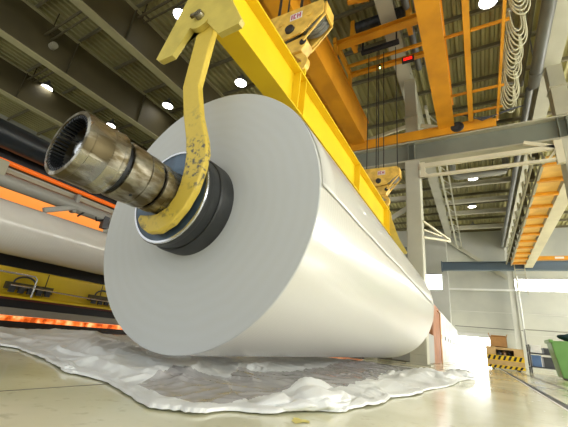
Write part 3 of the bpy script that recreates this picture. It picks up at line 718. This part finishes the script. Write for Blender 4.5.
curl([(-0.62, 6.2), (-0.5, 6.7), (-0.38, 7.2)], 0.10, 15.0, turns=220)
curl([(-0.55, 7.6), (-0.32, 8.0), (-0.22, 8.5)], 0.13, 21.0, turns=240)
curl([(-2.80, 1.64), (-2.6, 1.56), (-2.5, 1.58)], 0.025, 31.0)
# glow strip added low beyond the far end, for the orange under the roll
t = thing('floor_glow_strip', (-4.2, 11, 0), 'added low orange-glowing strip seen under the belly of the big roll', 'glow strip')
MB().box(-4.9, -3.2, 10.8, 11.1, 0, 0.04).build('base', M['black'], t); MB().box(-4.85, -3.25, 10.82, 11.08, 0.04, 0.17).build('glowing_bed', M['orange_glow'], t)

# ------------------------------------------------------------------ winding machine on the left
MX = -8.0
t = thing('winding_machine', (MX-0.8, 4, 0), 'long yellow and black winding machine behind the roll on the left', 'machine')
ya, yb = -1.0, 15.0
def mp(name, x0, x1, z0, z1, m, y0=ya, y1=yb, bev=0.0, lab=None):
    o = MB().box(x0, x1, y0, y1, z0, z1).build(name, M[m], t, bev)
    if lab: plabel(o, lab)
    return o
mp('base_plinth', MX-1.6, MX-0.14, 0.0, 0.12, 'black')
mp('glow_strip', MX-0.45, MX-0.12, 0.12, 0.215, 'orange_glow', lab='orange glowing strip near the floor')
mp('grey_sill', MX-0.5, MX+0.0, 0.24, 0.37, 'pipe', bev=0.02)
mp('black_sill', MX-1.0, MX-0.1, 0.37, 0.52, 'black')
mp('red_strip', MX-0.6, MX-0.04, 0.52, 0.56, 'maroon', lab='dark red edge strip')
mp('yellow_ledge', MX-0.7, MX-0.0, 0.56, 0.60, 'mach_yellow')
mp('yellow_beam', MX-0.9, MX-0.25, 0.60, 1.15, 'mach_yellow', bev=0.03, lab='deep yellow machine beam')
for k in range(12): MB().box(MX-0.256, MX-0.246, ya+1+k*1.3, ya+1.02+k*1.3, 0.64, 1.13).build('panel_seam', M['black'], t)
for y0 in (3.15, 4.9, 7.4):
    b = MB(); b.box(MX-0.24, MX-0.16, y0, y0+0.9, 0.72, 0.86); b.build('valve_bank', M['girder'], t)
    for k in range(5): MB().box(MX-0.16, MX-0.1, y0+0.06+k*0.17, y0+0.16+k*0.17, 0.66, 0.78).build('valve', M['dkgrey'], t)
    b = MB(); b.tube([(MX-0.12, y0+0.3+0.2*math.cos(a*PI/8), 0.86+0.13*math.sin(a*PI/8)) for a in range(9)], 0.02, 8); b.build('valve_hose', M['dkgrey'], t)
b = MB(); b.tube([(MX-0.02, 0, 1.02), (MX-0.02, 3.55, 1.02), (MX-0.02, 3.6, 0.97), (MX-0.02, 3.6, 0.6)], 0.018, 8)
for y in (1.2, 2.4): b.tube([(MX-0.02, y, 0.6), (MX-0.02, y, 1.02)], 0.015, 8)
b.tube([(MX-0.1, 3.2, 0.8), (MX-0.05, 6.4, 0.72)], 0.018, 8)
b.build('hand_rail', M['steel_bright'], t)
mp('gap_shade_block', MX-1.4, MX-0.5, 1.0, 1.5, 'black')  # solid black block stands in for the shade of this gap
mp('upper_shadow_panel', MX-2.2, MX-2.0, 1.2, 2.2, 'black')  # black sheet painted in for the shade behind the small roll
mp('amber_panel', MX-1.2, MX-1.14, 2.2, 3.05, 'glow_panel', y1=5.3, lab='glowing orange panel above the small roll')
mp('grey_pipe_back', MX-1.1, MX-1.0, 2.9, 3.2, 'dkgrey')
plabel(MB().tube([(MX, ya, 2.72), (MX, yb, 2.72)], 0.14, 32).build('guide_pipe', M['pipe'], t), 'grey guide pipe')
mp('grey_channel', MX-0.2, MX-0.05, 2.90, 2.98, 'girder_pale')
plabel(MB().tube([(MX, ya, 3.09), (MX, yb, 3.09)], 0.048, 16).build('orange_guard_tube', M['orange_tube_glow'], t), 'orange guard tube, brightened by a slight own glow')
mp('dark_upper_frame', MX-0.5, MX-0.1, 3.16, 3.42, 'black')
b = MB(); b.box(MX+0.05, MX+0.13, 1.95, 2.34, 2.72, 3.08); b.build('pale_bracket', M['girder_pale'], t, 0.02)
for y in (3.75,):
    b = MB(); b.box(MX-0.05, MX+0.12, y, y+0.09, 2.55, 3.0); b.bar((MX+0.08, y-0.55, 2.38), (MX+0.08, y+0.05, 2.68), 0.1, 0.12); b.bar((MX+0.08, y, 2.68), (MX+0.08, y+1.6, 2.72), 0.1, 0.12); b.build('support_arm', M['pipe'], t, 0.02)
b = MB(); b.tube([(MX+0.1, 3.9, 2.50), (MX+0.1, 4.05, 2.68), (MX+0.1, 4.3, 2.66), (MX+0.1, 4.35, 2.55), (MX+0.1, 4.5, 2.62)], 0.022, 8); b.build('hose', M['black'], t)
b = MB()
for k in range(6): b.box(MX+0.02, MX+0.16, 4.5+k*0.22, 4.63+k*0.22, 2.42+0.05*(k%3), 2.72-0.04*(k%2))
b.tube([(MX+0.1, 4.5, 2.5), (MX+0.1, 5.9, 2.6)], 0.03, 8); b.build('valve_cluster', M['dkgrey'], t)
# overhead black roller
plabel(MB().tube([(MX+0.2, ya, 3.52), (MX+0.2, yb, 3.52)], 0.26, 48).build('black_roller', M['black_gloss'], t), 'glossy black overhead roller')
for y in (ya-0.1, yb-0.2): mp('side_frame', MX-1.8, MX+0.5, 0, 4.0, 'duct', y0=y, y1=y+0.25)
# the smaller roll resting on it
o = MB().tube([(MX+0.05, -0.5, 1.84), (MX+0.05, 14.6, 1.84)], 0.50, 96).build('paper_roll', M['paper'])
tag(o, 'slimmer white paper roll lying in the yellow winding machine on the left', 'paper roll')

# ------------------------------------------------------------------ right-hand side high up
# service walkway
t = thing('service_walkway', (2.7, 14, 6.9), 'raised walkway with orange underside and dense railing, right of the far bay', 'walkway')
wy0, wy1 = 12.6, 28.5
plabel(MB().box(2.42, 3.15, wy0, wy1, 6.95, 7.0).build('deck', M['orange_pale'], t), 'orange-yellow deck underside')
k = 0; y = wy0+0.3
while y < wy1:
    plabel(MB().box(2.36, 3.2, y, y+0.14, 6.82, 6.95).build('deck_beam', M['orange'], t), 'darker orange cross beam'); y += 1.35
MB().box(2.34, 2.42, wy0, wy1, 6.85, 7.02).build('edge_beam', M['girder_pale'], t)
for z in (7.35, 7.7, 8.05): MB().tube([(2.38, wy0, z), (2.38, wy1, z)], 0.025, 8).build('rail', M['girder_pale'], t)
y = wy0+0.2
while y < wy1: MB().box(2.36, 2.41, y, y+0.05, 6.9, 8.07).build('rail_post', M['girder_pale'], t); y += 1.3
y = wy0+0.4
while y < wy1-1:
    pts = [(2.22+0.03*math.sin(a), y+1.2*a/8, 8.0-0.5*math.sin(PI*a/8)) for a in range(9)]
    MB().tube(pts, 0.04, 8).build('draped_cable', M['cable'], t); y += 1.25
y = wy0
while y < wy1: MB().box(2.18, 2.34, y+0.5, y+0.75, 7.05, 7.5).build('cable_clamp', M['girder'], t); y += 1.35
MB().tube([(2.1, wy0, 7.0), (2.1, wy1, 7.0)], 0.05, 10).build('conduit', M['girder_pale'], t)
tag(MB().box(3.2, 3.7, 12.4, 29.2, 6.85, 7.3).build('crane_track_beam', M['cream'], None, 0.01), 'thick cream beam running beside the orange walkway, upper right', 'crane beam')
# far cross beams
t = thing('far_cross_beam', (2, 29.6, 6.8), 'dark blue-grey beam crossing the far end of the hall above the bright windows', 'beam')
MB().box(-2.25, 13.9, 29.4, 29.44, 6.74, 7.32).build('web', M['blue_beam'], t)
MB().box(-2.25, 13.9, 29.2, 29.64, 6.70, 6.75).build('bottom_flange', M['blue_beam'], t); MB().box(-2.25, 13.9, 29.2, 29.64, 7.31, 7.36).build('top_flange', M['blue_beam'], t)
MB().box(-2.28, -2.2, 29.15, 29.7, 6.65, 7.42).build('end_plate', M['blue_beam'], t)
t = thing('crane_end_beam', (6, 28.9, 7.3), 'orange beam lying on the blue-grey cross beam at the right', 'beam')
MB().box(2.4, 10, 28.85, 29.15, 7.36, 7.62).build('beam_body', M['orange'], t)
MB().box(5.0, 5.5, 28.80, 28.85, 7.42, 7.55).build('name_plate', M['label_white'], t)
t = thing('ladder', (2.75, 29.1, 5.3), 'short pale ladder hanging below the orange walkway', 'ladder')
b = MB(); b.tube([(2.6, 29.0, 4.9), (2.6, 29.0, 7.2)], 0.03, 8); b.tube([(3.2, 29.0, 4.9), (3.2, 29.0, 7.2)], 0.03, 8); b.build('side_rails', M['girder_pale'], t)
for k in range(5): MB().tube([(2.6, 29.0, 5.1+0.4*k), (3.2, 29.0, 5.1+0.4*k)], 0.025, 8).build('rung', M['girder_pale'], t)

# far wall steelwork
tag(MB().bar((-2.1, 35.7, 11.1), (2.6, 35.7, 7.3), 0.2, 0.32).build('wall_brace', M['column']), 'pale diagonal brace across the upper far wall', 'brace')
tag(MB().hcol(2.75, 34.9, 0, 11.9, 0.45, 0.3).build('wall_column', M['wall2']), 'pale slim column against the far wall beside the striped cart', 'column')
tag(MB().tube([(3.02, 33.0, 0), (3.02, 33.0, 7.0)], 0.06, 12).build('downpipe', M['white']), 'thin white vertical pipe next to the slim far wall column', 'pipe')
tag(MB().box(-2.2, 3.0, 34.7, 34.8, 6.05, 6.2).build('wall_rail', M['white']), 'white horizontal rail on the far wall below the blue-grey beam', 'rail')
tag(MB().tube([(-1.9, 35.2, 2.9), (3.2, 35.2, 2.9)], 0.03, 8).build('wall_cable', M['duct']), 'thin dark cable stretched along the far wall above the loading door', 'cable')
# grey ducts crossing the far bay
t = thing('air_duct', (0.8, 20, 9.9), 'grey round air duct with bent end crossing the far bay', 'duct')
b = MB(); b.tube([(2.0, 19.5, 10.8), (2.0, 19.5, 10.25), (1.9, 19.5, 10.05), (1.7, 19.5, 10.0), (-0.3, 19.5, 10.0), (-0.5, 19.5, 10.05), (-0.6, 19.5, 10.25), (-0.6, 19.5, 10.9)], 0.16, 16); b.build('duct_pipe', M['pipe'], t)
for x in (0.2, 1.4): MB().bar((x, 19.5, 10.1), (x, 19.5, 12), 0.03, 0.03).build('hanger', M['wire'], t)
for k, (y, z) in enumerate(((17.0, 10.3), (21.5, 10.3), (24.5, 10.4), (26.5, 10.3), (30, 10.3))):
    tag(MB().ibeamX(y, z, z+0.3, -1.5, 2.7, 0.2).build('tie_beam', M['girder_pale']), ('grey tie beam crossing the far bay nearest the runway beam', 'grey tie beam behind the bent air duct', 'grey tie beam between the first two far lamps', 'grey tie beam at the middle far lamp', 'grey tie beam nearest the end wall')[k], 'beam')
t = thing('bay_ladder_truss', (-1.2, 20, 9.6), 'pale twin-rail lattice running back beside the central column', 'truss')
b = MB(); b.box(-1.25, -1.15, 12.5, 34.5, 9.9, 10.1); b.box(-0.85, -0.78, 12.5, 34.5, 9.9, 10.0); b.build('chords', M['column'], t)
y = 13
while y < 34: MB().bar((-1.2, y, 9.98), (-0.82, y+0.8, 9.96), 0.05, 0.05).build('lacing_bar', M['column'], t); y += 1.6
t = thing('bay_duct', (2.3, 20, 9.5), 'long grey duct running back along the right side of the far bay', 'duct')
MB().tube([(2.35, 12.6, 9.9), (2.35, 34, 9.9)], 0.12, 16).build('duct_pipe', M['duct'], t)

# near bay: two long ducts and the festoon cables at the right
t = thing('roof_duct', (2.3, 5, 9.0), 'dark grey round duct running along under the roof, right of the hanging cables', 'duct')
MB().tube([(2.30, -5, 9.3), (2.30, 11.7, 9.3)], 0.17, 24).build('duct_pipe', M['duct'], t)
for y in (2, 5, 8, 11): b = MB(); b.bar((2.30, y, 9.4), (2.30, y, 12), 0.04, 0.04); b.tube([(2.3, y, 9.3), (2.3, y+0.06, 9.3)], 0.19, 20); b.build('duct_hanger', M['duct'], t)
b = MB(); b.tube([(1.98, -5, 9.5), (1.98, 11.8, 9.5)], 0.07, 16); [b.bar((1.98, y, 9.55), (1.98, y, 12), 0.03, 0.03) for y in (1, 5, 9.2)]
tag(b.build('thin_duct', M['girder']), 'thinner olive pipe running beside the dark grey roof duct', 'pipe')
t = thing('festoon_cable', (1.55, 8, 8.8), 'pale festoon cable gathered in hanging loops from a rail, upper right', 'cable')
MB().box(1.50, 1.58, -5, 12.0, 9.45, 9.53).build('festoon_rail', M['girder'], t)
y = 6.0; k = 0
while y < 11.6:
    for q in range(4):
        wd = 0.13+0.035*q; dep = (0.62+0.13*q)*(1.15-0.12*(k % 3)); xc = 1.55+0.02*math.sin(k*2.1+q)
        pts = [(xc-wd*math.cos(PI*a/14)*(1-0.15*math.sin(PI*a/14)), y+0.03*q+0.14*a/14, 9.38-dep*math.sin(PI*a/14)**0.45) for a in range(15)]
        MB().tube(pts, 0.018, 6).build('cable_loop', M['cable'], t)
    MB().box(1.38, 1.72, y-0.03, y+0.03, 9.36, 9.45).build('cable_carriage', M['pipe'], t)
    y += 0.78; k += 1
t = thing('hose_bundle', (1.3, 10, 8.2), 'bundle of dark hoses looping over the right end of the crane carriage', 'hoses')
b = MB()
for q in range(4): b.tube([(0.1+0.05*q, 11.6, 8.6), (0.5+0.06*q, 11.5, 8.3-0.05*q), (1.0, 11.5, 8.25), (1.6+0.1*q, 11.6, 8.5)], 0.02, 8)
b.build('hose', M['dkgrey'], t)

# duct work over the near bay between the girders
tag(MB().box(-1.45, -0.72, 7.7, 8.15, 11.1, 11.78).build('duct_box', M['girder_pale'], None, 0.02), 'pale grey duct box under the roof left of the right bridge girder', 'duct')
tag(MB().tube([(-1.28, -4, 11.3), (-1.28, 11.6, 11.3)], 0.12, 16).build('roof_pipe', M['duct']), 'dark grey pipe running beside the pale roof girder above the crane', 'pipe')
tag(MB().tube([(-0.98, -4, 11.3), (-0.98, 11.6, 11.3)], 0.08, 16).build('roof_pipe', M['pipe']), 'lighter thin pipe right beside the dark roof pipe above the crane', 'pipe')

# ------------------------------------------------------------------ at floor level, far right
# white cabinets with brown end
t = thing('cabinet_row', (-2.2, 20, 0), 'row of white cabinets with a red-brown end panel beyond the far end of the roll', 'cabinet')
plabel(MB().box(-2.3, -1.72, 16.05, 34.4, 0, 2.45).build('cabinet_body', M['white'], t), 'white cabinet sides')
plabel(MB().box(-2.3, -1.72, 15.9, 16.05, 0, 2.5).build('end_panel', M['brown'], t), 'red-brown end panel')
plabel(MB().box(-1.72, -1.705, 16.05, 19.1, 0, 2.45).build('brown_side_board', M['brown'], t), 'red-brown side board')
for k in range(7):
    o = MB().box(-1.72, -1.70, 19.2+k*2.0, 21.1+k*2.0, 0.1, 2.35).build('door', M['white'], t)
    MB().box(-1.70, -1.67, 19.35+k*2.0, 19.42+k*2.0, 1.1, 1.3).build('handle', M['dkgrey'], o)
tag(MB().tube([(-1.60, 18.0, 0.0), (-1.60, 18.0, 2.2), (-1.70, 18.0, 2.3)], 0.035, 12).build('copper_pipe', M['copper']), 'vertical copper-coloured pipe in front of the brown cabinet end', 'pipe')
t = thing('floor_cabinet', (-2.2, 14.5, 0), 'low grey box standing on the floor behind the far end of the roll', 'cabinet')
MB().box(-2.9, -1.62, 13.6, 15.3, 0.02, 1.05).build('cabinet_body', M['pipe'], t, 0.02)
MB().box(-2.88, -1.64, 13.58, 13.6, 0.5, 0.54).build('drawer_gap', M['black'], t)

# striped cart with boxes
cx, cy = 0.92, 20.0
t = thing('transport_cart', (cx, cy, 0), 'yellow cart with black-striped skirt standing by the far wall', 'cart')
MB().box(cx-0.72, cx+0.72, cy-0.6, cy+0.7, 0.06, 0.2).build('skirt', M['yellow'], t, 0.01)
def stripes(z0, z1, y):
    b = MB(); k = 0
    x = cx-0.71
    while x < cx+0.6:
        vs = [b.bm.verts.new(p) for p in ((x, y, z0), (x+0.09, y, z0), (x+0.17, y, z1), (x+0.08, y, z1))]; b.bm.faces.new(vs); x += 0.2
    return b.build('hazard_stripes', M['black'], t)
stripes(0.07, 0.19, cy-0.606)
MB().box(cx-0.72, cx+0.72, cy-0.6, cy+0.7, 0.2, 0.42).build('body', M['wood'], t)
MB().box(cx-0.72, cx+0.72, cy-0.62, cy-0.6, 0.40, 0.62).build('striped_board', M['yellow'], t); stripes(0.42, 0.60, cy-0.626)
b = MB(); b.box(cx-0.72, cx-0.35, cy-0.6, cy+0.7, 0.42, 0.98); b.box(cx+0.35, cx+0.72, cy-0.6, cy+0.7, 0.42, 0.95); b.box(cx-0.35, cx+0.35, cy+0.4, cy+0.7, 0.42, 0.95); b.box(cx-0.35, cx+0.35, cy-0.6, cy+0.5, 0.86, 0.96)
b.build('crate_sides', M['wood'], t)
for x in (cx-0.5, cx+0.5):
    for y in (cy-0.4, cy+0.5): MB().tube([(x-0.05, y, 0.08), (x+0.05, y, 0.08)], 0.08, 16).build('wheel', M['black'], t)
MB().tube([(cx-0.72, cy-0.5, 0.9), (cx-0.88, cy-0.5, 0.88), (cx-0.88, cy-0.5, 0.5), (cx-0.72, cy-0.5, 0.48)], 0.03, 8).build('push_handle', M['pipe'], t)
for (x0, w, h, m, lab) in ((cx-0.30, 0.2, 0.22, 'dkgrey', 'dark bottle-shaped container in the cart opening, left'), (cx-0.06, 0.12, 0.18, 'copper', 'small brown can in the middle of the cart opening'), (cx+0.1, 0.18, 0.2, 'black', 'black container in the cart opening, right')):
    b = MB(); r = w/2; b.latheZ([(0.62, r), (0.62+h*0.6, r), (0.62+h*0.8, r*0.5), (0.62+h, r*0.45)], x0+r, cy-0.35, 20, True, True); tag(b.build('container', M[m]), lab, 'container')
b = MB(); b.box(cx-0.35, cx+0.35, cy-0.6, cy-0.1, 0.42, 0.62); b.build('shelf', M['wood'], t)
# open cardboard box on top
t = thing('cardboard_box', (cx-0.45, cy, 0.98), 'open brown cardboard box on top of the striped cart', 'box')
b = MB(); x0, x1, y0, y1, z0, z1 = cx-0.52, cx+0.15, cy-0.4, cy+0.3, 0.985, 1.42
b.box(x0, x1, y0, y0+0.02, z0, z1); b.box(x0, x1, y1-0.02, y1, z0, z1); b.box(x0, x0+0.02, y0, y1, z0, z1); b.box(x1-0.02, x1, y0, y1, z0, z1); b.box(x0, x1, y0, y1, z0, z0+0.02); b.build('box_body', M['card'], t)
for a, c in (((x0, cy, z1), (x0-0.05, cy, z1+0.17)), ((x1, cy, z1), (x1+0.04, cy, z1+0.15))):
    MB().bar(a, c, 0.55, 0.02, (0, 0, 1)).build('flap', M['card'], t)
MB().bar(((x0+x1)/2, y0, z1), ((x0+x1)/2, y0-0.08, z1+0.06), 0.6, 0.02).build('flap', M['card'], t)

# things beside the cart
t = thing('green_bin', (3.0, 16, 0), 'green plastic bin at the right edge of the photo', 'bin')
b = MB(); q = [(2.12, 1.22), (3.4, 1.3), (3.2, 0.05), (2.32, 0.05)]
b.prism(q, 15.4, 16.4); b.build('tub', M['green'], t, 0.03)
MB().box(2.08, 2.2, 15.35, 16.45, 1.16, 1.27).build('rim', M['green'], t, 0.02)
MB().tube([(2.5, 15.5, 0.05), (2.5, 16.3, 0.05)], 0.07, 16).build('wheel', M['black'], t)
b = MB(); bmesh.ops.create_icosphere(b.bm, subdivisions=3, radius=1); 
for v in b.bm.verts: v.co = Vector((2.85+v.co.x*0.45, 15.9+v.co.y*0.45, 1.40+v.co.z*0.13+0.05*noise.noise(v.co*2)))
for f in b.bm.faces: f.smooth = True
tag(b.build('bundled_cloth', M['navy']), 'dark teal bundle lying on top of the green bin', 'bundle')
t = thing('parts_rack', (2.9, 21, 0), 'dark low rack with grey and blue items between the striped cart and the green bin', 'rack')
b = MB()
for x in (1.95, 3.7):
    for y in (20.6, 21.4): b.box(x, x+0.06, y, y+0.06, 0, 1.25)
b.box(1.95, 3.76, 20.6, 21.46, 0.25, 0.3); b.box(1.95, 3.76, 20.6, 21.46, 0.85, 0.9); b.build('frame', M['dkgrey'], t)
for x0, x1, z0, z1, m, n, lab in ((2.05, 2.4, 0.30, 0.8, 'blue', 'storage_box', 'blue box on the lower shelf of the dark rack'), (2.5, 3.05, 0.30, 0.75, 'dkgrey', 'storage_box', 'wide dark grey box on the lower shelf of the rack'), (3.12, 3.6, 0.30, 0.7, 'black', 'storage_box', 'black box on the lower shelf next to the green bin'),
                              (2.05, 2.45, 0.90, 1.25, 'white', 'storage_box', 'white box on the upper shelf of the dark rack'), (2.55, 3.3, 0.90, 1.15, 'dkgrey', 'storage_box', 'flat dark box on the upper shelf of the rack')):
    b = MB(); b.box(x0, x1, 20.7, 21.35, z0, z1-0.06); b.box(x0-0.015, x1+0.015, 20.68, 21.37, z1-0.06, z1); tag(b.build(n, M[m], None, 0.01), lab, 'box')
t = thing('guard_rail', (5, 27, 0), 'thin grey guard rail in front of the far wall at the right', 'railing')
b = MB(); b.tube([(2.5, 27, 2.4), (9.5, 27, 2.4)], 0.035, 10); b.tube([(2.5, 27, 1.3), (9.5, 27, 1.3)], 0.03, 10); b.build('rails', M['pipe'], t)
for k in range(4): MB().tube([(2.5+k*2.33, 27, 0), (2.5+k*2.33, 27, 2.4)], 0.04, 10).build('post', M['pipe'], t)
t = thing('white_machine', (5.2, 23, 0), 'white machine housing behind the green bin', 'machine')
MB().box(4.2, 7.0, 22.8, 24.2, 0, 2.0).build('housing', M['wall'], t, 0.03); MB().box(4.15, 7.05, 22.75, 24.25, 2.0, 2.15).build('lid', M['white'], t, 0.02)

# ------------------------------------------------------------------ light, world, camera
w = bpy.data.worlds.new('World'); sc.world = w; w.use_nodes = True
bg = w.node_tree.nodes['Background']; bg.inputs[0].default_value = (0.94, 0.97, 0.96, 1); bg.inputs[1].default_value = 1.25

cam = bpy.data.cameras.new('Camera'); co = bpy.data.objects.new('Camera', cam); COL.objects.link(co)
cam.sensor_width = 36; cam.lens = 331.63/568*36; cam.clip_start = 0.02; cam.clip_end = 200
r0 = Vector((0.87077687, 0.4806415, 0.10359245)); r1 = Vector((-0.0826395, 0.35076583, -0.93280976)); r2 = Vector((-0.48468377, 0.80370833, 0.34515875))
m3 = Matrix((r0, -r1, -r2)).transposed()
co.matrix_world = Matrix.Translation((0, 0, H)) @ m3.to_4x4()
sc.camera = co
sc.view_settings.view_transform = 'Standard'; sc.view_settings.look = 'None'; sc.view_settings.gamma = 1
sc.view_settings.use_curve_mapping = False
sc.view_settings.exposure = 0.0
